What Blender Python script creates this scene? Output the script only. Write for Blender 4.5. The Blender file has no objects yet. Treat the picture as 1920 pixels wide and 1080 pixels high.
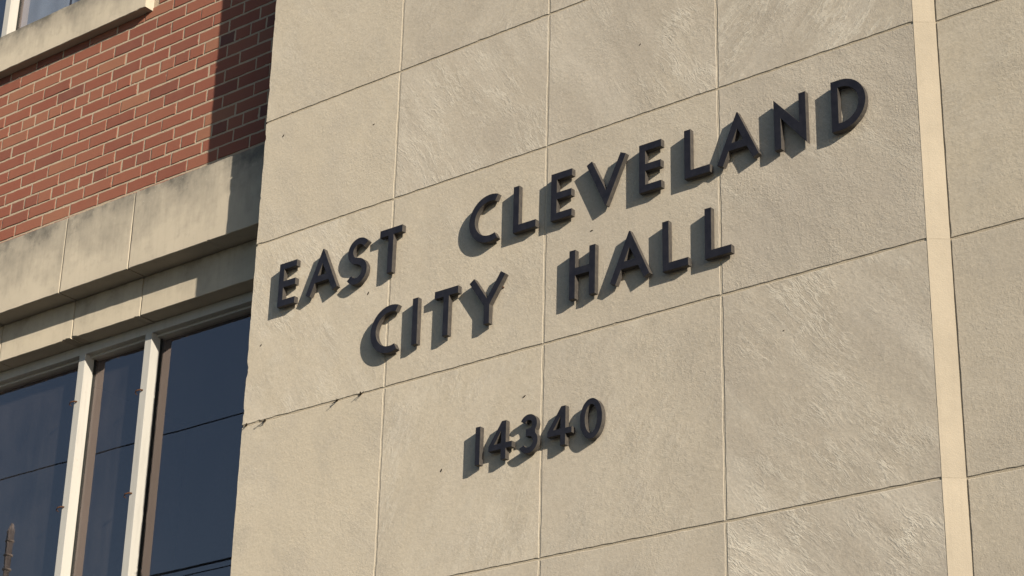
import bpy, bmesh, math, random
from mathutils import Vector, Matrix, noise

# ------------------------------------------------------------------ camera, sky, sun, exposure
sc = bpy.context.scene
ZO = 5.335                                   # height above the pavement of the joint used as wall origin
cd = bpy.data.cameras.new('camera'); cam = bpy.data.objects.new('camera', cd); sc.collection.objects.link(cam)
cd.sensor_fit = 'HORIZONTAL'; cd.sensor_width = 36.0; cd.lens = 3941.44 / 1920 * 36.0
cd.clip_start = 0.05; cd.clip_end = 2000.0
yaw, pitch, roll = -0.6738, 0.4178, 0.0254
fw = Vector((math.sin(yaw)*math.cos(pitch), math.cos(yaw)*math.cos(pitch), math.sin(pitch)))
rt = Vector((math.cos(yaw), -math.sin(yaw), 0)); up = rt.cross(fw)
r2 = math.cos(roll)*rt + math.sin(roll)*up; u2 = -math.sin(roll)*rt + math.cos(roll)*up
M = Matrix((r2, u2, -fw)).transposed().to_4x4(); M.translation = (5.8658, -5.6101, -3.735 + ZO)
cam.matrix_world = M
sc.camera = cam

SUN = Vector((2.65, -1.0, 0.9624)).normalized()   # towards the sun
el = math.asin(SUN.z); az = math.atan2(SUN.x, SUN.y)
w = bpy.data.worlds.new('World'); sc.world = w; w.use_nodes = True
nt = w.node_tree; bg = nt.nodes['Background']
sky = nt.nodes.new('ShaderNodeTexSky'); sky.sky_type = 'NISHITA'; sky.sun_disc = False
sky.sun_elevation = el; sky.sun_rotation = az; sky.air_density = 1.0; sky.dust_density = 0.6; sky.ozone_density = 2.5
nt.links.new(sky.outputs[0], bg.inputs[0]); bg.inputs[1].default_value = 0.066
ld = bpy.data.lights.new('sun', 'SUN'); lo = bpy.data.objects.new('sun', ld); sc.collection.objects.link(lo)
ld.energy = 4.4; ld.angle = math.radians(0.5); ld.color = (1.0, 0.895, 0.745)
lo.rotation_euler = (-SUN).to_track_quat('-Z', 'Y').to_euler(); lo.location = (10, -10, 20)
sc.view_settings.view_transform = 'Standard'; sc.view_settings.look = 'None'
sc.view_settings.gamma = 1.0; sc.view_settings.use_curve_mapping = False
sc.view_settings.exposure = 0.95
try:
    sc.cycles.max_bounces = 8; sc.cycles.glossy_bounces = 4; sc.cycles.transparent_max_bounces = 8
except Exception: pass

R = random.Random(7)
COL = sc.collection

# ------------------------------------------------------------------ node helpers
class NT:
    def __init__(s, name):
        s.m = bpy.data.materials.new(name); s.m.use_nodes = True; s.t = s.m.node_tree
        s.b = s.t.nodes['Principled BSDF']
        try: s.b.inputs['Diffuse Roughness'].default_value = 0.6
        except Exception: pass
    def n(s, typ, **kw):
        nd = s.t.nodes.new(typ)
        for k, v in kw.items():
            if k.startswith('i_'):
                key = k[2:]; nd.inputs[int(key) if key.isdigit() else key].default_value = v
            else: setattr(nd, k, v)
        return nd
    def l(s, a, b): s.t.links.new(a, b)
    def inp(s, sock, v):
        if hasattr(v, 'is_linked') or isinstance(v, bpy.types.NodeSocket): s.l(v, sock)
        else: sock.default_value = v
    def math(s, op, a, b=0.0, clamp=False):
        nd = s.t.nodes.new('ShaderNodeMath'); nd.operation = op; nd.use_clamp = clamp
        s.inp(nd.inputs[0], a); s.inp(nd.inputs[1], b); return nd.outputs[0]
    def mix(s, f, a, b):
        nd = s.t.nodes.new('ShaderNodeMix'); nd.data_type = 'RGBA'
        s.inp(nd.inputs[0], f); s.inp(nd.inputs[6], a if not isinstance(a, tuple) else (*a[:3], 1)); s.inp(nd.inputs[7], b if not isinstance(b, tuple) else (*b[:3], 1))
        return nd.outputs[2]
    def rng(s, v, a, b, c=0.0, d=1.0):
        nd = s.t.nodes.new('ShaderNodeMapRange'); nd.clamp = True
        s.inp(nd.inputs[0], v)
        for i, q in enumerate((a, b, c, d)): s.inp(nd.inputs[i+1], q)
        return nd.outputs[0]
    def noise(s, vec, scale, detail=3.0, rough=0.55, dist=0.0):
        nd = s.t.nodes.new('ShaderNodeTexNoise'); nd.inputs['Scale'].default_value = scale
        nd.inputs['Detail'].default_value = detail; nd.inputs['Roughness'].default_value = rough
        nd.inputs['Distortion'].default_value = dist; s.l(vec, nd.inputs['Vector']); return nd.outputs[0]
    def attr(s, name):
        nd = s.t.nodes.new('ShaderNodeAttribute'); nd.attribute_type = 'OBJECT'; nd.attribute_name = name; return nd
    def coords(s, seed=True):
        tc = s.t.nodes.new('ShaderNodeTexCoord'); v = tc.outputs['Object']
        if not seed: return v, v
        a = s.attr('seed'); c = s.t.nodes.new('ShaderNodeCombineXYZ')
        s.l(s.math('MULTIPLY', a.outputs['Fac'], 7.31), c.inputs[0]); s.l(s.math('MULTIPLY', a.outputs['Fac'], 3.17), c.inputs[1]); s.l(s.math('MULTIPLY', a.outputs['Fac'], 5.73), c.inputs[2])
        ad = s.t.nodes.new('ShaderNodeVectorMath'); ad.operation = 'ADD'; s.l(v, ad.inputs[0]); s.l(c.outputs[0], ad.inputs[1])
        return ad.outputs[0], v
    def scale(s, v, sx, sy, sz):
        nd = s.t.nodes.new('ShaderNodeVectorMath'); nd.operation = 'MULTIPLY'; s.l(v, nd.inputs[0]); nd.inputs[1].default_value = (sx, sy, sz); return nd.outputs[0]
    def bump(s, h, dist, strength=1.0, prev=None):
        nd = s.t.nodes.new('ShaderNodeBump'); nd.inputs['Distance'].default_value = dist; nd.inputs['Strength'].default_value = strength
        s.l(h, nd.inputs['Height'])
        if prev is not None: s.l(prev, nd.inputs['Normal'])
        return nd.outputs[0]
    def fin(s, color, rough=0.9, nrm=None, spec=0.25, metal=0.0):
        s.inp(s.b.inputs['Base Color'], color if not isinstance(color, tuple) else (*color[:3], 1)); s.inp(s.b.inputs['Roughness'], rough)
        s.b.inputs['Specular IOR Level'].default_value = spec; s.b.inputs['Metallic'].default_value = metal
        if nrm is not None: s.l(nrm, s.b.inputs['Normal'])
        return s.m

def mat_panel():
    """rock-faced limestone slab: fine grain, wavy bedding veins running at the slab's own angle"""
    k = NT('limestone_panel'); v, raw = k.coords()
    ang = k.attr('angle').outputs['Fac']; tone = k.attr('tone').outputs['Fac']; vein = k.attr('vein').outputs['Fac']; grit = k.attr('grit').outputs['Fac']
    vr = k.n('ShaderNodeVectorRotate', rotation_type='Y_AXIS'); k.l(v, vr.inputs['Vector']); k.l(ang, vr.inputs['Angle'])
    big = k.noise(v, 2.2, 3, .5)
    cloud = k.noise(v, 6.0, 4, .6)
    warp = k.noise(v, 3.5, 3, .55)
    wc = k.n('ShaderNodeCombineXYZ'); k.l(k.math('MULTIPLY', warp, .08), wc.inputs[2])
    wv = k.n('ShaderNodeVectorMath', operation='ADD'); k.l(vr.outputs[0], wv.inputs[0]); k.l(wc.outputs[0], wv.inputs[1])
    band = k.noise(k.scale(wv.outputs[0], 1.5, 1, 9.0), 1.0, 4, .6)          # broad bedding bands
    streak = k.noise(k.scale(wv.outputs[0], 4.0, 1, 22.0), 1.0, 5, .66)       # broken ridges along the bedding
    streak2 = k.noise(k.scale(wv.outputs[0], 14.0, 1, 60.0), 1.0, 4, .62)
    fine = k.noise(v, 210.0, 3, .6)
    med = k.noise(v, 88.0, 4, .66)
    lump = k.noise(v, 26.0, 4, .6)
    zone = k.rng(k.math('ADD', k.math('MULTIPLY', cloud, .5), k.math('MULTIPLY', big, .5)), .44, .58)
    vn = k.noise(k.scale(wv.outputs[0], 2.6, 1, 11.0), 1.0, 6, .70)
    thin = k.rng(k.math('ABSOLUTE', k.math('SUBTRACT', vn, .5)), .030, .004)          # thin broken veins
    vn2 = k.noise(k.scale(wv.outputs[0], 6.0, 1, 30.0), 1.0, 5, .68)
    thin2 = k.rng(k.math('ABSOLUTE', k.math('SUBTRACT', vn2, .5)), .030, .004)
    ridge = k.math('MULTIPLY', k.math('ADD', k.math('MULTIPLY', thin, .9), k.math('MULTIPLY', thin2, .55), True), zone)
    vmask = k.math('MULTIPLY', k.math('ADD', k.math('MULTIPLY', ridge, .8), k.math('MULTIPLY', k.rng(band, .50, .70), .30), True), vein)
    base = k.mix(k.rng(tone, 0, 1), (.440, .389, .305), (.352, .316, .270))
    c1 = k.mix(k.rng(big, .35, .68, 0, .45), base, (.458, .406, .322))
    c2 = k.mix(k.rng(cloud, .46, .68, 0, .45), c1, (.345, .310, .258))
    soft = k.noise(k.scale(wv.outputs[0], .9, 1, 5.5), 1.0, 4, .55)
    c2 = k.mix(k.math('MULTIPLY', k.rng(soft, .46, .70), k.math('MULTIPLY', vein, .55)), c2, (.50, .455, .385))
    c3 = k.mix(k.rng(med, .28, .50, .30, 0), c2, (.255, .222, .168))
    c3b = k.mix(k.rng(med, .56, .74, 0, .40), c3, (.56, .50, .40))
    c4 = k.mix(k.math('MULTIPLY', vmask, .66, True), c3b, (.575, .535, .455))
    h = k.math('ADD', k.math('MULTIPLY', fine, .34), k.math('MULTIPLY', med, .60))
    h = k.math('ADD', h, k.math('MULTIPLY', lump, .34))
    h = k.math('MULTIPLY', k.math('MULTIPLY', h, k.rng(k.noise(v, 5.0, 4, .6), .36, .64, .55, 1.3)), grit)
    h = k.math('ADD', h, k.math('MULTIPLY', k.math('MULTIPLY', streak2, k.math('ADD', k.math('MULTIPLY', zone, .55), .05)), vein))
    h = k.math('ADD', h, k.math('MULTIPLY', k.math('MULTIPLY', streak, vein), .30))
    h = k.math('ADD', h, k.math('MULTIPLY', k.math('MULTIPLY', ridge, vein), .20))
    return k.fin(c4, .92, k.bump(h, .0029, .80))

def mat_stone(name, c, stain=0.0, bump=.0009):
    """smooth-sawn limestone with weather stains hanging from its top edge (object z from -hz to +hz)"""
    k = NT(name); v, raw = k.coords()
    sep = k.n('ShaderNodeSeparateXYZ'); k.l(raw, sep.inputs[0])
    hz = k.attr('hz').outputs['Fac']
    big = k.noise(v, 3.0, 4, .6); med = k.noise(v, 26, 4, .6); fine = k.noise(v, 240, 3, .6)
    col = k.mix(k.rng(big, .3, .7), tuple(x*.92 for x in c), tuple(min(1, x*1.08) for x in c))
    col = k.mix(k.rng(med, .55, .75, 0, .22), col, tuple(x*.72 for x in c))
    run = k.noise(k.scale(v, 60, 60, 1.6), 1.0, 4, .65)
    col = k.mix(k.rng(run, .52, .74, 0, .20), col, tuple(x*.66 for x in c))
    if stain:
        t = k.math('DIVIDE', sep.outputs[2], hz)                 # -1 bottom .. 1 top
        drip = k.noise(k.scale(v, 11, 11, 2.2), 1.0, 5, .68)
        blot = k.noise(v, 6.5, 5, .65)
        reach = k.math('ADD', t, k.math('MULTIPLY', k.math('SUBTRACT', k.math('ADD', k.math('MULTIPLY', drip, .45), k.math('MULTIPLY', blot, .55)), .5), 5.5))
        m = k.rng(reach, -.6, 1.7, 0, stain)
        col = k.mix(m, col, (.115, .108, .095))
        m2 = k.rng(k.math('ADD', t, k.math('MULTIPLY', k.math('SUBTRACT', blot, .5), 2.6)), .70, 1.35, 0, stain*.75)
        col = k.mix(m2, col, (.06, .058, .052))
        lic = k.math('MULTIPLY', k.rng(k.noise(v, 75, 3, .6), .64, .72), k.rng(t, .1, .7, 0, .5))
        col = k.mix(lic, col, (.48, .44, .36))
    h = k.math('ADD', k.math('MULTIPLY', fine, .4), k.math('MULTIPLY', med, .6))
    return k.fin(col, .9, k.bump(h, bump, .8))

def mat_brick():
    k = NT('red_brick'); v, raw = k.coords()
    t = k.attr('tone').outputs['Fac']
    ramp = k.n('ShaderNodeValToRGB'); k.l(t, ramp.inputs[0]); e = ramp.color_ramp
    e.elements[0].position = 0; e.elements[0].color = (.110, .050, .042, 1); e.elements[1].position = 1; e.elements[1].color = (.265, .130, .078, 1)
    for p, c in ((.25, (.168, .060, .042, 1)), (.5, (.208, .071, .046, 1)), (.75, (.232, .090, .057, 1))):
        q = e.elements.new(p); q.color = c
    n1 = k.noise(v, 14, 4, .6); n2 = k.noise(v, 150, 3, .6)
    c = k.mix(k.rng(n1, .35, .7, 0, .35), ramp.outputs[0], (.215, .095, .062))
    c = k.mix(k.rng(n2, .62, .74, 0, .35), c, (.12, .05, .04))
    return k.fin(c, .85, k.bump(k.math('ADD', n2, k.math('MULTIPLY', n1, .6)), .0011, .7))

def mat_mortar(name, c, bump=.0025):
    k = NT(name); v, raw = k.coords(False)
    n1 = k.noise(v, 9, 4, .6); n2 = k.noise(v, 170, 3, .65)
    col = k.mix(k.rng(n1, .35, .68, 0, .6), c, tuple(x*.78 for x in c))
    col = k.mix(k.rng(n2, .3, .5, .4, 0), col, tuple(x*.5 for x in c))
    return k.fin(col, .95, k.bump(n2, bump, .9))

def mat_letter():
    k = NT('black_painted_metal'); v, raw = k.coords()
    n1 = k.noise(v, 30, 4, .6); n2 = k.noise(k.scale(v, 140, 140, 22), 1.0, 4, .7)
    c = k.mix(k.rng(n1, .35, .7), (.0120, .0120, .0165), (.019, .0185, .024))
    c = k.mix(k.rng(n2, .66, .76, 0, .35), c, (.06, .055, .05))
    return k.fin(c, k.rng(n1, .3, .7, .34, .46), k.bump(n1, .0004, .3), spec=.2)

def mat_letter_side():
    k = NT('weathered_metal_edge'); v, raw = k.coords()
    n1 = k.noise(v, 45, 4, .65); n2 = k.noise(k.scale(v, 200, 200, 25), 1.0, 4, .7)
    c = k.mix(k.rng(n1, .35, .7), (.040, .036, .033), (.066, .058, .050))
    c = k.mix(k.rng(n2, .60, .72, 0, .7), c, (.17, .15, .125))
    return k.fin(c, .6, k.bump(n1, .0006, .4), spec=.25)

def mat_paint(name, c, rough=.45):
    k = NT(name); v, raw = k.coords(False)
    n1 = k.noise(k.scale(v, 30, 30, 3.5), 1.0, 4, .65); n2 = k.noise(v, 60, 3, .6)
    col = k.mix(k.rng(n1, .5, .75, 0, .35), c, tuple(x*.62 for x in c))
    col = k.mix(k.rng(n2, .66, .74, 0, .3), col, (.20, .13, .08))
    return k.fin(col, rough, k.bump(n1, .0008, .5), spec=.4)

def mat_glass(name, refl, film0, film1):
    """pane: mirror coat on the outer face, clear body, thin film of dust with wiped smears"""
    k = NT(name); t = k.t
    out = [n for n in t.nodes if n.type == 'OUTPUT_MATERIAL'][0]; t.nodes.remove(k.b)
    gl = k.n('ShaderNodeBsdfGlossy'); gl.inputs['Roughness'].default_value = .006; gl.inputs['Color'].default_value = (1, .83, .79, 1)
    tr = k.n('ShaderNodeBsdfTransparent'); tr.inputs['Color'].default_value = (.93, .94, .95, 1)
    fr = k.n('ShaderNodeFresnel'); fr.inputs[0].default_value = 1.55
    v, raw = k.coords(False); h = k.noise(v, 2.3, 2, .5); bp = k.bump(h, .0006, .18); k.l(bp, gl.inputs['Normal'])
    ge = k.n('ShaderNodeNewGeometry')
    f = k.math('MULTIPLY', k.math('ADD', k.math('MULTIPLY', fr.outputs[0], 1-refl), refl, True), k.math('SUBTRACT', 1.0, ge.outputs['Backfacing']))
    mx = k.n('ShaderNodeMixShader'); k.l(f, mx.inputs[0]); k.l(tr.outputs[0], mx.inputs[1]); k.l(gl.outputs[0], mx.inputs[2])
    df = k.n('ShaderNodeBsdfDiffuse'); df.inputs['Color'].default_value = (.46, .41, .40, 1)
    d = k.math('ADD', k.math('MULTIPLY', k.noise(v, 3.2, 5, .65), .6), k.math('MULTIPLY', k.noise(k.scale(v, 16, 1, 2.0), 1.0, 4, .6), .4))
    m2 = k.n('ShaderNodeMixShader'); k.l(k.rng(d, .36, .66, film0, film1), m2.inputs[0]); k.l(mx.outputs[0], m2.inputs[1]); k.l(df.outputs[0], m2.inputs[2])
    k.l(m2.outputs[0], out.inputs[0]); return k.m

def mat_plain(name, c, rough=.8, metal=0.0, sc_=40, var=.35):
    k = NT(name); v, raw = k.coords(False); n1 = k.noise(v, sc_, 4, .6)
    return k.fin(k.mix(k.rng(n1, .3, .7), c, tuple(x*(1-var) for x in c)), rough, metal=metal)

MP = mat_panel()
M_STRIP = mat_stone('smooth_limestone', (.385, .336, .262), 0, .0030)
M_BAND = mat_stone('weathered_limestone', (.425, .376, .296), .80)
M_LINT = mat_stone('streaked_limestone', (.43, .38, .295), .45)
M_BRICK = mat_brick()
M_BMORT = mat_mortar('brick_mortar', (.40, .325, .238))
M_SMORT = mat_mortar('stone_mortar', (.40, .345, .26), .0016)
M_POINT = mat_mortar('light_pointing', (.50, .44, .345), .0018)
M_LET = mat_letter(); M_LSIDE = mat_letter_side()
M_FRAME = mat_paint('cream_window_paint', (.39, .38, .35))
M_GLASS = mat_glass('coated_window_glass', .125, .008, .035)
M_GLASS2 = mat_glass('clear_window_glass', .10, .02, .06)
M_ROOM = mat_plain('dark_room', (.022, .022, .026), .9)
M_BLIND = mat_plain('blue_blind', (.26, .31, .385), .8, 0, 4, .2)
M_RUST = mat_plain('rusty_iron', (.10, .045, .022), .85, .2, 200, .5)
M_SEAL = mat_plain('dark_gasket', (.02, .022, .02), .7)
M_TWIG = mat_plain('dry_twig', (.045, .032, .02), .9, 0, 200, .5)
M_SPECK = mat_plain('dark_mineral', (.05, .04, .032), .9, 0, 200, .5)
M_STEEL = mat_plain('galvanised_steel', (.5, .49, .47), .6, .0, 12, .3)
M_CABLE = mat_plain('black_cable', (.018, .018, .018), .7)
M_WOOD = mat_plain('pole_wood', (.12, .085, .055), .9, 0, 20, .4)

def mat_ground():
    k = NT('asphalt_forecourt'); v, raw = k.coords(False)
    n1 = k.noise(v, .35, 4, .6); n2 = k.noise(v, 30, 4, .6)
    c = k.mix(k.rng(n1, .3, .7), (.060, .059, .056), (.045, .044, .042)); c = k.mix(k.rng(n2, .5, .75, 0, .4), c, (.045, .043, .04))
    return k.fin(c, .92, k.bump(n2, .004, .6))

# ------------------------------------------------------------------ mesh helpers
def link(name, me, parent=None, loc=(0, 0, 0), mat=None, props=None):
    o = bpy.data.objects.new(name, me); COL.objects.link(o)
    if parent is not None: o.parent = parent
    o.location = loc
    if mat is not None and me is not None and not me.materials: me.materials.append(mat)
    if props:
        for a, b in props.items(): o[a] = b
    return o

def mesh(name, vs, fs, smooth=False):
    me = bpy.data.meshes.new(name); me.from_pydata([tuple(v) for v in vs], [], fs); me.update()
    bm = bmesh.new(); bm.from_mesh(me); bmesh.ops.recalc_face_normals(bm, faces=bm.faces); bm.to_mesh(me); bm.free()
    if smooth:
        for p in me.polygons: p.use_smooth = True
    return me

def box_me(name, x0, x1, y0, y1, z0, z1, bev=0.0):
    bm = bmesh.new(); bmesh.ops.create_cube(bm, size=1.0)
    for v in bm.verts: v.co = Vector(((x0+x1)/2 + v.co.x*(x1-x0), (y0+y1)/2 + v.co.y*(y1-y0), (z0+z1)/2 + v.co.z*(z1-z0)))
    if bev: bmesh.ops.bevel(bm, geom=list(bm.edges), offset=bev, segments=2, affect='EDGES', profile=.6)
    me = bpy.data.meshes.new(name); bm.to_mesh(me); bm.free(); return me

def slab_me(name, hx, hz, depth, bev=.002, jit=.0012, step=.03, chips=(), rough_left=0.0, rr=None):
    """stone slab centred on the origin, front face at y=0, arrises slightly worn, with chips knocked out of the edge.
    chips: (side, position along side 0..1, half width m, depth m); sides: 0 bottom, 1 right, 2 top, 3 left"""
    rr = rr or R
    pts = []
    nx = max(2, int(2*hx/step)); nz = max(2, int(2*hz/step))
    off = rr.random()*100
    def inw(side, t, L):
        d = jit*(.5 + .9*noise.noise(Vector((off + t*L*22, side*9.1, .3))) + .5*noise.noise(Vector((off + t*L*75, side*5.3, 2.3))))
        if side == 3 and rough_left: d += rough_left*max(0, noise.noise(Vector((off*1.7 + t*L*14, 4.4, 1.1))) + .15*noise.noise(Vector((off + t*L*70, 1.4, 9.1))))
        for s, p, hw, dp in chips:
            if s == side:
                q = abs(t-p)*L/hw
                if q < 1: d += dp*(1-q*q)*(0.75+.5*noise.noise(Vector((t*L*160, off, 3.3))))
        return max(0.0, d)
    def tl(n, side, L):
        ts = [i/n for i in range(n)]
        for s, p, hw, dp in chips:
            if s == side: ts += [min(.995, max(.005, p + q*hw/L)) for q in (-1, -.6, -.3, 0, .25, .55, 1)]
        return sorted(set(ts))
    for t in tl(nx, 0, 2*hx): pts.append((-hx + 2*hx*t, -hz + inw(0, t, 2*hx)))
    for t in tl(nz, 1, 2*hz): pts.append((hx - inw(1, t, 2*hz), -hz + 2*hz*t))
    for t in tl(nx, 2, 2*hx): pts.append((hx - 2*hx*t, hz - inw(2, t, 2*hx)))
    for t in tl(nz, 3, 2*hz): pts.append((-hx + inw(3, t, 2*hz), hz - 2*hz*t))
    n = len(pts); vs = []
    for (x, z) in pts:
        vs.append((x*(1-bev/hx), 0, z*(1-bev/hz)))
    for (x, z) in pts: vs.append((x, bev, z))
    for (x, z) in pts: vs.append((x, depth, z))
    fs = [list(range(n))]
    for i in range(n):
        j = (i+1) % n
        fs.append([i, n+i, n+j, j]); fs.append([n+i, 2*n+i, 2*n+j, n+j])
    fs.append(list(range(3*n-1, 2*n-1, -1)))
    return mesh(name, vs, fs)

def tube(bm, pts, rad, seg=6):
    rings = []
    for i, p in enumerate(pts):
        p = Vector(p); a = Vector(pts[max(0, i-1)]); b = Vector(pts[min(len(pts)-1, i+1)]); d = (b-a).normalized()
        s = d.cross(Vector((0, 0, 1)))
        if s.length < 1e-3: s = d.cross(Vector((1, 0, 0)))
        s.normalize(); t = d.cross(s); r = rad[i] if isinstance(rad, (list, tuple)) else rad
        rings.append([bm.verts.new(p + r*(math.cos(2*math.pi*k/seg)*s + math.sin(2*math.pi*k/seg)*t)) for k in range(seg)])
    for a, b in zip(rings, rings[1:]):
        for k in range(seg): bm.faces.new((a[k], a[(k+1) % seg], b[(k+1) % seg], b[k]))
    bm.faces.new(rings[0][::-1]); bm.faces.new(rings[-1])

def bm_me(name, bm, smooth=False):
    bmesh.ops.recalc_face_normals(bm, faces=bm.faces)
    me = bpy.data.meshes.new(name); bm.to_mesh(me); bm.free()
    if smooth:
        for p in me.polygons: p.use_smooth = True
    return me

# ------------------------------------------------------------------ the setting
gm = mesh('ground', [(-300, -300, 0), (300, -300, 0), (300, 300, 0), (-300, 300, 0)], [(0, 1, 2, 3)])
g = link('ground', gm, None, (0, 0, 0), mat_ground(), {'kind': 'structure'})

# ------------------------------------------------------------------ the building
B = bpy.data.objects.new('building', None); COL.objects.link(B); B.location = (0, 0, ZO); B.empty_display_size = .3
B['label'] = 'red brick and pale limestone building facade with a projecting stone-clad block'; B['category'] = 'building'
W, ROW, Z0 = .7693, .8105, .5853
YB, YF, YG = .2292, .1244, .380          # brick face, ledge face, glass
XS = [0, W, 2*W, 3*W, 3*W+.7838]; X5 = XS[4]+.0591; YR = .0433
ZT = 2.2068
ZS = [-ZO+.02, -4.8630, -4.0525, -3.2420, -2.4315, -1.621, -ROW, 0, Z0, Z0+ROW, ZT]
G = .0034                                # half joint width
# backing of the stone cladding: solid body of the block, its front the pointing mortar in the joints
def prism(name, poly, z0, z1):
    n = len(poly); vs = [(x, y, z0) for x, y in poly] + [(x, y, z1) for x, y in poly]
    fs = [list(range(n))[::-1], list(range(n, 2*n))] + [[i, (i+1) % n, n+(i+1) % n, n+i] for i in range(n)]
    return mesh(name, vs, fs)
dj = .0030
sw = link('stone_wall', prism('stone_wall', [(.006, dj), (XS[4]-.003, dj), (X5-.001, YR+dj), (6.3, YR+dj), (6.3, 4.0), (.006, 4.0)], -ZO+.01, ZT-.004), B, (0, 0, 0), M_SMORT)
# slab looks: (column, row index from the top visible row) -> angle of bedding, vein strength, grit, tone
LOOK = {(0, 8): (-.9, .35, .8, .25), (1, 8): (1.0, 1.0, .8, .60), (2, 8): (.95, .8, .85, .75), (3, 8): (.7, .7, 1.0, .65),
        (0, 7): (-.9, .30, .85, .15), (1, 7): (-1.0, .9, .75, .70), (2, 7): (-1.0, 1.0, .9, .7), (3, 7): (.75, 1.1, .9, .75),
        (0, 6): (-.95, .75, .75, .10), (1, 6): (-.9, .35, .9, .25), (2, 6): (-.7, .3, 1.0, .45), (3, 6): (-.75, .6, 1.45, .75),
        (0, 5): (-.5, .2, .9, .05), (1, 5): (1.1, .6, .75, .20), (2, 5): (1.0, .4, 1.1, .45), (3, 5): (-.85, 1.1, .95, .70),
        (1, 4): (.9, .3, .8, .3), (2, 4): (.9, .4, .9, .5), (3, 4): (-.80, 1.35, 1.0, .8)}
def look(c, r):
    return LOOK.get((c, r), (R.uniform(-1, 1), R.uniform(.2, .9), R.uniform(.7, 1.1), R.random()))
CH = {(0, 7): [(3, .12, .020, .006), (3, .62, .012, .003), (0, .02, .02, .004)], (0, 6): [(3, .70, .035, .011), (3, .93, .018, .005), (3, .40, .02, .003), (0, .12, .014, .004), (0, .25, .02, .003)],
      (0, 8): [(3, .35, .016, .004), (3, .8, .02, .003), (0, .2, .012, .003)], (1, 8): [(0, .55, .018, .004)], (3, 8): [(0, .35, .012, .003)], (2, 6): [(0, .42, .01, .003)],
      (0, 5): [(3, .97, .02, .006), (2, .93, .02, .004), (2, .6, .03, .004)], (3, 7): [(0, .3, .015, .003)]}
sd = 1.0
for r in range(len(ZS)-1):
    z0, z1 = ZS[r]+G, ZS[r+1]-G
    for c in range(4):
        x0 = XS[c]+(G if c else 0); x1 = XS[c+1]-(G if c < 3 else -.0)
        a, ve, gr, to = look(c, r); sd += 1.37
        link('stone_panel', slab_me('stone_panel', (x1-x0)/2, (z1-z0)/2, .05, .0017, .0021, .016, CH.get((c, r), ()), .0035 if c == 0 else 0), sw, ((x0+x1)/2, 0, (z0+z1)/2), MP,
             {'angle': a, 'vein': ve, 'grit': gr, 'tone': to, 'seed': sd})
    for c in range(1, 4):                    # light pointing in the upright joints, nearly flush
        link('pointing', slab_me('pointing', G+.0006, (z1-z0)/2+G*.3, .004, .0006, .0006, .02), sw, (XS[c], .0017, (z0+z1)/2), M_POINT)
    # splayed return and the set-back wall to its right
    L = math.hypot(X5-XS[4], YR); sdir = math.atan2(YR, X5-XS[4])
    o = link('splayed_strip', slab_me('splayed_strip', L/2+.0012, (z1-z0)/2+.0036, .02, .0008, .0006, .03), sw, ((XS[4]+X5)/2+.0008, YR/2-.0006, (z0+z1)/2), M_STRIP, {'seed': sd*1.9, 'hz': 1.0})
    o.rotation_euler = (0, 0, sdir)
    xr = X5+.0045
    for c in range(4):
        a, ve, gr, to = (R.uniform(-1, 1), R.uniform(.15, .4), R.uniform(.8, 1.0), R.uniform(.1, .4)); sd += 1.37
        x0, x1 = xr + c*(W+.01), xr + c*(W+.01) + W
        link('stone_panel', slab_me('stone_panel', (x1-x0)/2, (z1-z0)/2, .05, .0018, .0021, .018), sw, ((x0+x1)/2, YR, (z0+z1)/2), MP,
             {'angle': a, 'vein': ve, 'grit': gr, 'tone': to, 'seed': sd})
# return face of the block on the brick side: slabs one above another
for r in range(len(ZS)-1):
    z0, z1 = ZS[r]+G, ZS[r+1]-G; sd += 1.37
    o = link('stone_panel', slab_me('stone_panel', .155, (z1-z0)/2, .02, .0016, .0013, .03), sw, (-.0005, .052+.155, (z0+z1)/2), MP, {'angle': .3, 'vein': .3, 'grit': .8, 'tone': .3, 'seed': sd})
    o.rotation_euler = (0, 0, -math.pi/2)
# small dark iron specks in the slabs
for i, (x, z, s, a) in enumerate([(.637, .381, .0045, .2), (.113, .490, .006, 1.0), (1.753, -.412, .005, .1), (1.456, -.997, .006, .5), (1.074, -1.206, .0055, 1.1), (.658, -.385, .006, 1.0), (.075, -.471, .005, .8), (3.36, .05, .006, 1.0), (.72, -.53, .004, .3), (1.97, .30, .004, .8), (2.55, -1.0, .0035, .4)]):
    bm = bmesh.new(); bmesh.ops.create_icosphere(bm, subdivisions=2, radius=1.0)
    for v in bm.verts: v.co *= 1+.35*noise.noise(v.co*1.7+Vector((i*3.1, 0, 0)))
    bmesh.ops.scale(bm, vec=(s*1.3, s*.30, s*.55), verts=bm.verts)
    o = link('speck', bm_me('speck', bm), sw, (x, (YR if x > 3.1 else 0)-.0004, z), M_SPECK); o.rotation_euler = (0, -a, 0)

# ---- brick wall: mortar bed with every brick proud of it
SX1, SZ0, SZ1 = -1.0965, 1.660, 1.885           # upper sill: right end, underside, top
XL = -4.3; ZB1 = 2.75
OPX = -1.16                                      # right jamb of the upper window
ym = YB+.0026
bw = link('brick_wall', mesh('brick_wall', [(XL, ym, .20), (.0, ym, .20), (.0, ym, ZB1), (OPX, ym, ZB1), (OPX, ym, SZ0+.1), (XL, ym, SZ0+.1),
      (XL, ym+.24, .20), (.0, ym+.24, .20), (.0, ym+.24, ZB1), (OPX, ym+.24, ZB1), (OPX, ym+.24, SZ0+.1), (XL, ym+.24, SZ0+.1)],
      [(0, 1, 2, 3, 4, 5), (11, 10, 9, 8, 7, 6)] + [(i, (i+1) % 6, 6+(i+1) % 6, 6+i) for i in range(6)]), B, (0, 0, 0), M_BMORT)
CZ, CX, HM, SM, BH, J = 1.3105, -1.5104, .1016, .2032, .0592, .0082
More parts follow.
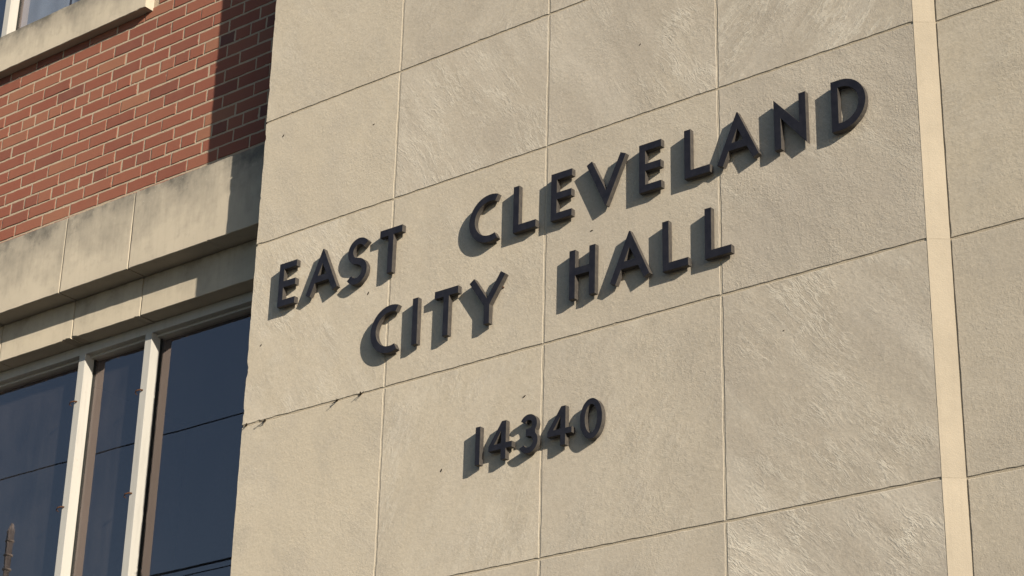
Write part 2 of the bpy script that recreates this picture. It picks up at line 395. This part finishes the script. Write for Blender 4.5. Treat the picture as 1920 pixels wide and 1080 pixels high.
def brick_me(name, wd, seed):
    rr = random.Random(seed)
    me = slab_me(name, wd/2, BH/2, .06, .0015, .0022, .014, [(rr.randrange(4), rr.uniform(.1, .9), rr.uniform(.006, .012), rr.uniform(.002, .005))] if rr.random() < .6 else (), 0, rr)
    # slightly tilted face
    a, b = rr.uniform(-.007, .007), rr.uniform(-.012, .012)
    for v in me.vertices:
        if v.co.y < .01: v.co.y += a*v.co.x + b*v.co.z
    me.materials.append(M_BRICK); return me
SV = [brick_me('stretcher', SM-J, i) for i in range(14)]; HV = [brick_me('header', HM-J, 50+i) for i in range(9)]
TW = {}
rest = []; nb = 0
for k in range(-21, 13):
    zc = CZ - k*.0677
    if zc > ZB1-.04 or zc < .55: continue
    head = (k % 7 == 0); wd = HM if head else SM; ph = 0 if head else (.77 if k % 2 else .22)
    i0 = int((XL-CX)/wd)-1
    for i in range(i0, i0+60):
        x0 = CX + (i + (ph if not head else 0))*wd + J/2 + R.uniform(-.0015, .0015); x1 = x0+wd-J
        if x0 > -.02 or x1 < XL: continue
        lim = XL
        if zc-BH/2 > SZ0-.012 and zc-BH/2 < SZ1+.004: lim = SX1+.006
        elif zc > SZ1: lim = OPX+.0
        if x1 < lim+.03: continue
        full = x0 >= lim and x1 < -.004
        x0 = max(x0, lim); x1 = min(x1, -.004)
        t = R.gauss(.56, .17)
        if head: t = R.choice([.1, .3, .35, .5, .6, .7, .8]) + R.uniform(-.1, .1)
        t = min(1, max(0, t)); zz = zc + R.uniform(-.0012, .0012); yy = YB + R.uniform(-.0010, .0012)
        vis = x1 > -2.42 and zc > .62 and zc < (1.95 if x0 > -1.0 else 1.72) and x1 < .3
        if not full: me = brick_me('cut_brick', x1-x0, int(nb*7+k))
        else: me = R.choice(HV if head else SV)
        nb += 1
        if vis: link('brick', me, bw, ((x0+x1)/2, yy, zz), None, {'tone': t, 'seed': nb*.733})
        else: rest.append((me, (x0+x1)/2, yy, zz))
vs, fs = [], []
for me, x, y, z in rest:
    b0 = len(vs); vs += [(v.co.x+x, v.co.y+y, v.co.z+z) for v in me.vertices]; fs += [[b0+q for q in p.vertices] for p in me.polygons]
if vs: link('bricks', mesh('bricks', vs, fs), bw, (0, 0, 0), M_BRICK, {'kind': 'stuff', 'tone': .55, 'seed': 3.3})

# ---- projecting stone ledge under the bricks and the lintel course under it
def course(name, piece, zlo, zhi, y, joints, mat, core_back, hj=.0032, chips={}):
    core = link(name, box_me(name, joints[0], joints[-1], y+.006, core_back, zlo+.004, zhi-.004), B, (0, 0, 0), M_SMORT)
    for i, (a, b) in enumerate(zip(joints, joints[1:])):
        x0, x1 = a+hj, b-hj
        o = link(piece, slab_me(piece, (x1-x0)/2, (zhi-zlo)/2, core_back-y+.002, .0022, .0017, .03, chips.get(i, ())), core, ((x0+x1)/2, y, (zlo+zhi)/2), mat, {'seed': 11.3+i*2.71+zlo, 'hz': (zhi-zlo)/2})
    return core
course('ledge', 'ledge_block', .1915, .583, YF, [-4.3, -3.32, -2.44, -1.955, -1.428, -.957, -.012], M_BAND, YB+.08, .0036, {4: [(2, .5, .02, .003)], 5: [(0, .55, .012, .004)]})
course('lintel', 'lintel_block', -.004, .1885, YB, [-4.3, -3.32, -2.44, -1.955, -1.429, -.962, -.012], M_LINT, .34, .0032, {3: [(0, .93, .035, .008)], 4: [(0, .02, .03, .010), (0, .93, .012, .004)]})

# ---- windows
def rod(name, parent, pts, r, mat, seg=6, **kw):
    bm = bmesh.new(); tube(bm, pts, r, seg); return link(name, bm_me(name, bm, True), parent, (0, 0, 0), mat)
def window(xm, x_left, x_right, z0, z1, hooks, blinds):
    yf = .320
    fr = link('window', box_me('window', x_left, x_right, yf, YG+.03, z1-.047, z1, .0015), B, (0, 0, 0), M_FRAME)   # head rail carries the rest
    link('bottom_rail', box_me('bottom_rail', x_left, x_right, yf+.002, YG+.03, z0, z0+.05, .0015), fr, (0, 0, 0), M_FRAME)
    link('head_stop', box_me('head_stop', x_left, x_right, yf+.030, YG+.02, z1-.060, z1-.0475, .001), fr, (0, 0, 0), M_FRAME)
    for x in xm:
        link('mullion', box_me('mullion', x, x+.0445, yf-.002, YG-.011, z0+.05, z1-.047, .0018), fr, (0, 0, 0), M_FRAME)
        link('glazing_stop', box_me('glazing_stop', x+.004, x+.0405, YG-.011, YG+.02, z0+.05, z1-.060, .0006), fr, (0, 0, 0), M_FRAME)
        link('gasket', box_me('gasket', x+.0405, x+.0475, YG-.004, YG+.02, z0+.05, z1-.060), fr, (0, 0, 0), M_SEAL)
    edges = [x_left] + [q for x in xm for q in (x+.010, x+.034)] + [x_right]
    for a, b in zip(edges[::2], edges[1::2]):
        link('pane', box_me('pane', a, b, YG, YG+.005, z0+.03, z1-.03), fr, (0, 0, 0), M_GLASS2 if blinds else M_GLASS)
    for hx, hz in hooks:
        bm = bmesh.new(); y = yf-.003
        tube(bm, [(hx+.016, y+.004, hz+.004), (hx+.012, y-.012, hz+.003), (hx-.004, y-.020, hz-.001), (hx-.014, y-.016, hz-.010), (hx-.010, y-.006, hz-.016)], [.0042, .0038, .0030, .0026, .0018], 6)
        link('hook', bm_me('hook', bm, True), fr, (0, 0, 0), M_RUST)
    for a, b in blinds:
        n = 40; vv = []; ff = []
        for i in range(n+1):
            x = a+(b-a)*i/n; yy = YG+.075+.006*math.sin(i*1.9)
            vv += [(x, yy, z0+.02), (x, yy, z1-.02)]
        for i in range(n): ff.append((2*i, 2*i+2, 2*i+3, 2*i+1))
        link('blind', mesh('blind', vv, ff, True), fr, (0, 0, 0), M_BLIND)
    return fr
window([-2.372, -1.4655, -1.0125], -4.25, -.02, -1.95, -.006, [(-1.462, -.293), (-1.468, -.806), (-1.010, -.335), (-1.013, -.825)], [])
window([-3.33, -2.876, -2.424, -1.640], -4.25, OPX, SZ1-.02, ZB1+.30, [], [(-4.2, -2.058), (-2.034, -1.2)])
# sill of the upper window
us = link('window_sill', slab_me('window_sill', (SX1+4.3)/2, (SZ1-SZ0)/2, .20, .0025, .0022, .03, [(0, .985, .02, .004)]), B, ((SX1-4.3)/2, .179, (SZ0+SZ1)/2), M_BAND, {'seed': 5.17, 'hz': (SZ1-SZ0)/2})
ls = link('window_sill', slab_me('window_sill', 2.14, .06, .22, .0025, .0022, .03), B, (-2.16, .19, -2.012), M_BAND, {'seed': 9.17, 'hz': .06})
link('brick_base', box_me('brick_base', -4.3, -.01, YB+.004, .5, -ZO+.01, -2.075), B, (0, 0, 0), M_BRICK, {'tone': .5, 'seed': 2.2})
# dark room behind the windows (inside faces)
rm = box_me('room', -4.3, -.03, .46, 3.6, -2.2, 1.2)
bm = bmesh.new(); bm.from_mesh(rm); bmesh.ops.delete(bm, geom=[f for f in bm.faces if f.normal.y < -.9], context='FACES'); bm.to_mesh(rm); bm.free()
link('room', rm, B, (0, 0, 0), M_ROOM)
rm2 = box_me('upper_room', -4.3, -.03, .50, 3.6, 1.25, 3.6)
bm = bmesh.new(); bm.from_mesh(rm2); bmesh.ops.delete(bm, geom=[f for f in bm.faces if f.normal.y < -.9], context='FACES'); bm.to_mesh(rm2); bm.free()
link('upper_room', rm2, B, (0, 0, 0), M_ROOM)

# ------------------------------------------------------------------ the letters
H, S = .194, .0272
def arc(cx, cy, rx, ry, a0, a1, n=22):
    return [(cx+rx*math.cos(math.radians(a0+(a1-a0)*i/n)), cy+ry*math.sin(math.radians(a0+(a1-a0)*i/n))) for i in range(n+1)]
def gE(w=.097, t=.0285):
    m = H/2+.001; a = w*.975
    return [[(0, 0), (w, 0), (w, t), (S, t), (S, m-t/2), (a, m-t/2), (a, m+t/2), (S, m+t/2), (S, H-t), (w, H-t), (w, H), (0, H)]], w
def gL(w=.108, t=.030): return [[(0, 0), (w, 0), (w, t), (S, t), (S, H), (0, H)]], w
def gT(w=.117, t=.0305):
    c = w/2; return [[(c-S/2, 0), (c+S/2, 0), (c+S/2, H-t), (w, H-t), (w, H), (0, H), (0, H-t), (c-S/2, H-t)]], w
def gI(): return [[(0, 0), (S, 0), (S, H), (0, H)]], S
def gH(w=.117, t=.030):
    m = H-.088; return [[(0, 0), (S, 0), (S, m-t/2), (w-S, m-t/2), (w-S, 0), (w, 0), (w, H), (w-S, H), (w-S, m+t/2), (S, m+t/2), (S, H), (0, H)]], w
def gA(w=.172, inv=False):
    h = H+.006; px = w/2; s = S*.98
    L = math.hypot(px, h-.013); d = (px/L, (h-.013)/L)           # leg slope (x per unit, z per unit)
    top = .0022
    ol = (0.0, .013); il = (d[1]*s, .013-d[0]*s)                 # outer and inner bottom corner of the left leg
    hx = lambda z: il[0] + (z-il[1])*d[0]/d[1]                   # inner edge x at height z
    zi = il[1] + (px-il[0])*d[1]/d[0]                            # inner apex
    if inv:
        p = [ol, il, (px, zi), (w-il[0], il[1]), (w, .013), (px+top, h), (px-top, h)]
        return [[(x, h-z-.004) for x, z in p]], w
    c0, c1 = h-.144, h-.115
    p = [ol, il, (hx(c0), c0), (w-hx(c0), c0), (w-il[0], il[1]), (w, .013), (px+top, h), (px-top, h)]
    hole = [(hx(c1), c1), (w-hx(c1), c1), (px, zi)]
    return [p, hole], w
def gN(w=.128):
    return [[(0, 0), (S, 0), (S, H-.074), (w, 0-.004), (w, H), (w-S, H), (w-S, H-.112), (0, H+.004)]], w
def gD(w=.132):
    o = [(0, 0), (.036, 0)] + arc(.036, H/2, w-.036, H/2, -90, 90, 36)[1:] + [(0, H)]
    t = .0285; i = [(S, t), (.038, t)] + arc(.038, H/2, w-.038-S, H/2-t, -90, 90, 30)[1:] + [(S, H-t)]
    return [o, i], w
def gC():
    r = .1005; t = .0285
    return [arc(r, H/2, r, r, 67, 293, 44) + arc(r, H/2, r-t, r-t, 291, 69, 40)], .14
def gS(w=.106):
    h = .203; s = .0285; ru = .0525; rl = h/2-ru+s/2+.0 - 0; z_u = h-ru-.0; cxu = .0525; hs = s/2
    # centre line: upper bowl then lower bowl
    ruc = .0445; rlc = (h-s)/2-ruc; zu = h-hs-ruc; zl = hs+rlc
    cu = .0565; cl = w-.0150-rlc*1.0
    pts = arc(cu, zu, ruc*.98, ruc, 32, 215, 22)
    pe = pts[-1]; q = arc(cl, zl, rlc, rlc, 52, -148, 26)
    ps = q[0]
    # smooth spine between the bowls
    d0 = Vector((pts[-1][0]-pts[-2][0], pts[-1][1]-pts[-2][1])).normalized(); d1 = Vector((q[1][0]-q[0][0], q[1][1]-q[0][1])).normalized()
    L = math.hypot(ps[0]-pe[0], ps[1]-pe[1])*.38
    b0, b3 = Vector(pe), Vector(ps); b1, b2 = b0+d0*L, b3-d1*L
    mid = []
    for i in range(1, 10):
        t = i/10; mid.append(tuple(b0*(1-t)**3+3*b1*t*(1-t)**2+3*b2*t*t*(1-t)+b3*t**3))
    c = pts+mid+q; l, r_ = [], []
    for i, p in enumerate(c):
        a = Vector(c[max(0, i-1)]); b = Vector(c[min(len(c)-1, i+1)]); d = (b-a).normalized(); nrm = Vector((-d.y, d.x))
        l.append(tuple(Vector(p)+nrm*hs)); r_.append(tuple(Vector(p)-nrm*hs))
    return [[(x, z-.006) for x, z in l + r_[::-1]]], w
def gY(w=.173):
    c = w/2; jz = .076; s = S*.99
    top = H-.010; L = math.hypot(c-S*.5+.0, top-jz); d = ((c-S/2)/L, (top-jz)/L)    # left arm outer edge from (0,top) to (c-S/2, jz)
    il = (d[1]*s, top+d[0]*s); zi = il[1]-(c-il[0])*d[1]/d[0]
    return [[(c-S/2, 0), (c+S/2, 0), (c+S/2, jz), (w, top), (w-il[0], il[1]), (c, zi), il, (0, top), (c-S/2, jz)]], w
h2, s2 = .147, .0222
def g1(): return [[(0, 0), (s2, 0), (s2, h2), (0, h2)]], s2
def g4(w=.108):
    sx = .058; c0, c1 = .040, .0625
    o = [(sx, 0), (sx+s2, 0), (sx+s2, c0), (w, c0), (w, c1), (sx+s2, c1), (sx+s2, h2), (sx+.002, h2), (0, c1-.004), (0, c0), (sx, c0)]
    i = [(.0265, c1), (sx, c1), (sx, .110)]
    return [o, i], w
def g3():
    ru, rl, t = .0385, .0435, s2; cx = .038; zu = h2-ru; zl = rl-.001
    up_o = arc(cx, zu, ru, ru, 155, -38, 26); lo_o = arc(cx-.001, zl, rl, rl, 42, -155, 28)
    lo_i = arc(cx-.001, zl, rl-t, rl-t, -153, 84, 26); up_i = arc(cx, zu, ru-t, ru-t, -84, 153, 20)
    zc = (zl+rl-t + zu-ru+t)/2
    return [up_o + lo_o + lo_i + [(cx-.012, zl+rl-t), (cx-.012, zu-ru+t)] + up_i], .08
def g0(w=.097):
    return [arc(w/2, h2/2, w/2, h2/2+.002, 0, 360, 56)[:-1], arc(w/2, h2/2, w/2-s2, h2/2-s2+.002, 0, 360, 48)[:-1]], w

DEP, GAP = .0215, .0085
def letter(name, glyph, x, z, label, group, studs, seed):
    loops, wd = glyph
    cu = bpy.data.curves.new(name, 'CURVE'); cu.dimensions = '2D'; cu.fill_mode = 'BOTH'; cu.extrude = DEP/2-.0007; cu.bevel_depth = .0007; cu.bevel_resolution = 1; cu.offset = -.0007
    for lp in loops:
        sp = cu.splines.new('POLY'); sp.points.add(len(lp)-1); sp.use_cyclic_u = True
        for q, (a, b) in zip(sp.points, lp): q.co = (a, b, 0, 1)
    tmp = bpy.data.objects.new('tmp', cu); COL.objects.link(tmp)
    dg = bpy.context.evaluated_depsgraph_get(); me = bpy.data.meshes.new_from_object(tmp.evaluated_get(dg))
    bpy.data.objects.remove(tmp); bpy.data.curves.remove(cu); me.name = name
    rr = random.Random(seed); ry = rr.uniform(-.006, .006)
    ca, sa = math.cos(ry), math.sin(ry)
    for v in me.vertices:                       # curve xy plane -> wall xz plane, front towards -y
        a, b, c = v.co; a2, b2 = a*ca-b*sa, a*sa+b*ca
        v.co = (a2, -c - GAP - DEP/2, b2)
    bm = bmesh.new(); bm.from_mesh(me); bmesh.ops.remove_doubles(bm, verts=bm.verts, dist=1e-6); bmesh.ops.recalc_face_normals(bm, faces=bm.faces); bm.to_mesh(me); bm.free()
    me.materials.clear(); me.materials.append(M_LET); me.materials.append(M_LSIDE)
    for p in me.polygons:
        p.use_smooth = False; p.material_index = 1 if abs(p.normal.y) < .45 else 0
    o = link(name, me, None, (x, 0, z+ZO), None, {'label': label, 'category': 'number' if name == 'sign_number' else 'letter', 'group': group, 'seed': seed*1.31})
    for sx, sz in studs:
        bm = bmesh.new(); tube(bm, [(sx, -GAP-.003, sz), (sx, .004, sz)], .0032, 8)
        link('stud', bm_me('stud', bm, True), o, (0, 0, 0), M_RUST)
    return o
GR = 'letters of the city hall name'
Zb1, Zb2, Zb3 = -.3395, -.680, -1.2315
hs = S/2
st = {'E': [(hs, .03), (hs, H-.03)], 'A': [(.03, .05), (.142, .05), (.086, H-.04)], 'S': [(.05, H-.012), (.05, .012)], 'T': [(.0585, .03), (.0585, H-.02)], 'C': [(.0145, H/2+.03), (.11, .012), (.11, H-.012)],
      'L': [(hs, .02), (hs, H-.03), (.09, .015)], 'V': [(.03, H-.05), (.142, H-.05), (.086, .04)], 'N': [(hs, .03), (.114, H-.03)], 'D': [(hs, .03), (hs, H-.03), (.112, H/2)], 'I': [(hs, .03), (hs, H-.03)],
      'Y': [(.0865, .03), (.03, H-.05), (.143, H-.05)], 'H': [(hs, .03), (hs, H-.03), (.104, .03), (.104, H-.03)]}
G_ = {'E': gE, 'A': gA, 'S': gS, 'T': gT, 'C': gC, 'L': gL, 'V': lambda: gA(.178, True), 'N': gN, 'D': gD, 'I': gI, 'Y': gY, 'H': gH}
rows = [('E', .1815, Zb1, 'black metal letter E, first letter of EAST'), ('A', .340, Zb1, 'black metal letter A in EAST, between E and S'), ('S', .5645, Zb1, 'black metal letter S in EAST, the only S on the wall'), ('T', .732, Zb1, 'black metal letter T ending the word EAST'),
        ('C', 1.192, Zb1, 'black metal letter C, first letter of CLEVELAND'), ('L', 1.407, Zb1, 'black metal letter L directly after the C of CLEVELAND'), ('E', 1.585, Zb1, 'black metal letter E in CLEVELAND, between L and V'), ('V', 1.748, Zb1, 'black metal letter V in CLEVELAND, the only V on the wall'),
        ('E', 1.985, Zb1, 'black metal letter E in CLEVELAND, directly right of the V'), ('L', 2.181, Zb1, 'black metal letter L in CLEVELAND, directly left of its A'), ('A', 2.3185, Zb1, 'black metal letter A in CLEVELAND, between L and N'), ('N', 2.554, Zb1, 'black metal letter N in CLEVELAND, the only N on the wall'), ('D', 2.781, Zb1, 'black metal letter D at the right end of CLEVELAND'),
        ('C', .708, Zb2, 'black metal letter C, first letter of CITY'), ('I', .923, Zb2, 'black metal letter I in CITY, a single upright bar'), ('T', 1.032, Zb2, 'black metal letter T in CITY, between I and Y'), ('Y', 1.204, Zb2, 'black metal letter Y ending the word CITY'),
        ('H', 1.674, Zb2, 'black metal letter H, first letter of HALL'), ('A', 1.857, Zb2+.004, 'black metal letter A in HALL, between H and L'), ('L', 2.085, Zb2+.004, 'black metal letter L, third letter of HALL, directly after the A'), ('L', 2.262, Zb2+.006, 'black metal letter L, last letter of HALL, across a vertical joint')]
for i, (ch, x, z, lab) in enumerate(rows): letter('sign_letter', G_[ch](), x, z, lab, GR, st[ch], i+1)
GD = 'street number digits under the name'
for i, (gl, x, lab, sts) in enumerate([(g1(), 1.257, 'black metal digit 1 starting the number 14340', [(.011, .03), (.011, .125)]), (g4(), 1.319, 'black metal digit 4 directly right of the digit one', [(.069, .02), (.069, .13)]), (g3(), 1.464, 'black metal digit 3 in the middle of 14340', [(.066, .11), (.068, .04)]),
        (g4(), 1.5865, 'black metal digit 4 directly left of the final zero', [(.069, .02), (.069, .13)]), (g0(), 1.730, 'black metal digit 0 ending the number 14340', [(.011, .073), (.086, .073)])]):
    letter('sign_number', gl, x, Zb3, lab, GD, sts, 40+i)

# ------------------------------------------------------------------ dry sprigs rooted in the mortar joint left of the number
for i, (x, lab) in enumerate([(.026, 'dry dark sprig in the joint at the left edge of the stone block'), (.132, 'dry dark sprig in the joint, second from the left edge of the stone block'), (.523, 'dry dark sprig in the joint, left one of the pair below EAST'), (.649, 'dry dark sprig in the joint below the S and T, rightmost sprig')]):
    bm = bmesh.new(); rr = random.Random(70+i)
    for k in range(6):
        a = rr.uniform(-2.6, .6); L = rr.uniform(.010, .022)
        p = [(0, .006, 0)]
        for q in range(1, 5):
            p.append((math.cos(a)*L*q/4+rr.uniform(-.0015, .0015), .004-.0055*q*(1 if k % 2 else .6), math.sin(a)*L*q/4*.8+rr.uniform(-.0015, .0015)))
        tube(bm, p, [.0016, .0014, .0012, .001, .0016], 5)
    bmesh.ops.create_icosphere(bm, subdivisions=1, radius=.0045, matrix=Matrix.Translation((0, -.002, .001)))
    link('dry_sprig', bm_me('dry_sprig', bm), None, (x, 0, -ROW+ZO), M_TWIG, {'label': lab, 'category': 'sprig', 'group': 'dry sprigs in the mortar joint'})

# ------------------------------------------------------------------ across the street: the post and overhead wires mirrored in the window glass
def wire(z0, sag, r, lab):
    pts = []
    for i in range(41):
        x = -48+74*i/40; t = (x+11)/37
        pts.append((x, -12.0, z0+ZO-sag*(1-t*t)+sag*.9))
    bm = bmesh.new(); tube(bm, pts, r, 5)
    link('overhead_wire', bm_me('overhead_wire', bm, True), None, (0, 0, 0), M_CABLE, {'label': lab, 'category': 'wire', 'group': 'wires mirrored in the window glass'})
wire(6.06, .25, .010, 'highest dark overhead wire mirrored across the window panes')
wire(4.05, .20, .018, 'thick dark overhead wire mirrored at the bottom of the window')
wire(3.95, .20, .009, 'thin dark wire mirrored just below the thick one')
for x, lab in ((-48, 'wooden utility pole carrying the wires, far left across the street'), (26, 'wooden utility pole carrying the wires, far right across the street')):
    e = bpy.data.objects.new('utility_pole', None); COL.objects.link(e); e.location = (x, -12.0, 0); e['label'] = lab; e['category'] = 'pole'; e['group'] = 'utility poles across the street'
    bm = bmesh.new(); tube(bm, [(0, .2, 0), (0, .2, 6), (0, .2, 12.2)], [.17, .15, .12], 12); link('shaft', bm_me('shaft', bm, True), e, (0, 0, 0), M_WOOD)
    link('crossarm', box_me('crossarm', -.06, .06, -.6, .9, 11.5, 11.62, .005), e, (0, 0, 0), M_WOOD)
e = bpy.data.objects.new('street_post', None); COL.objects.link(e); e.location = (-17.93, -12.0, 0)
e['label'] = 'pale banded steel post mirrored at the lower left of the window'; e['category'] = 'post'
bm = bmesh.new(); tube(bm, [(0, 0, 0), (0, 0, 5), (0, 0, 5.18+ZO), (.02, 0, 5.30+ZO)], [.10, .075, .055, .02], 14); link('shaft', bm_me('shaft', bm, True), e, (0, 0, 0), M_STEEL)
for q in (4.62, 4.83, 5.04):
    bm = bmesh.new(); tube(bm, [(0, 0, q+ZO-.012), (0, 0, q+ZO+.012)], .064, 14); link('band', bm_me('band', bm, True), e, (0, 0, 0), M_FRAME)
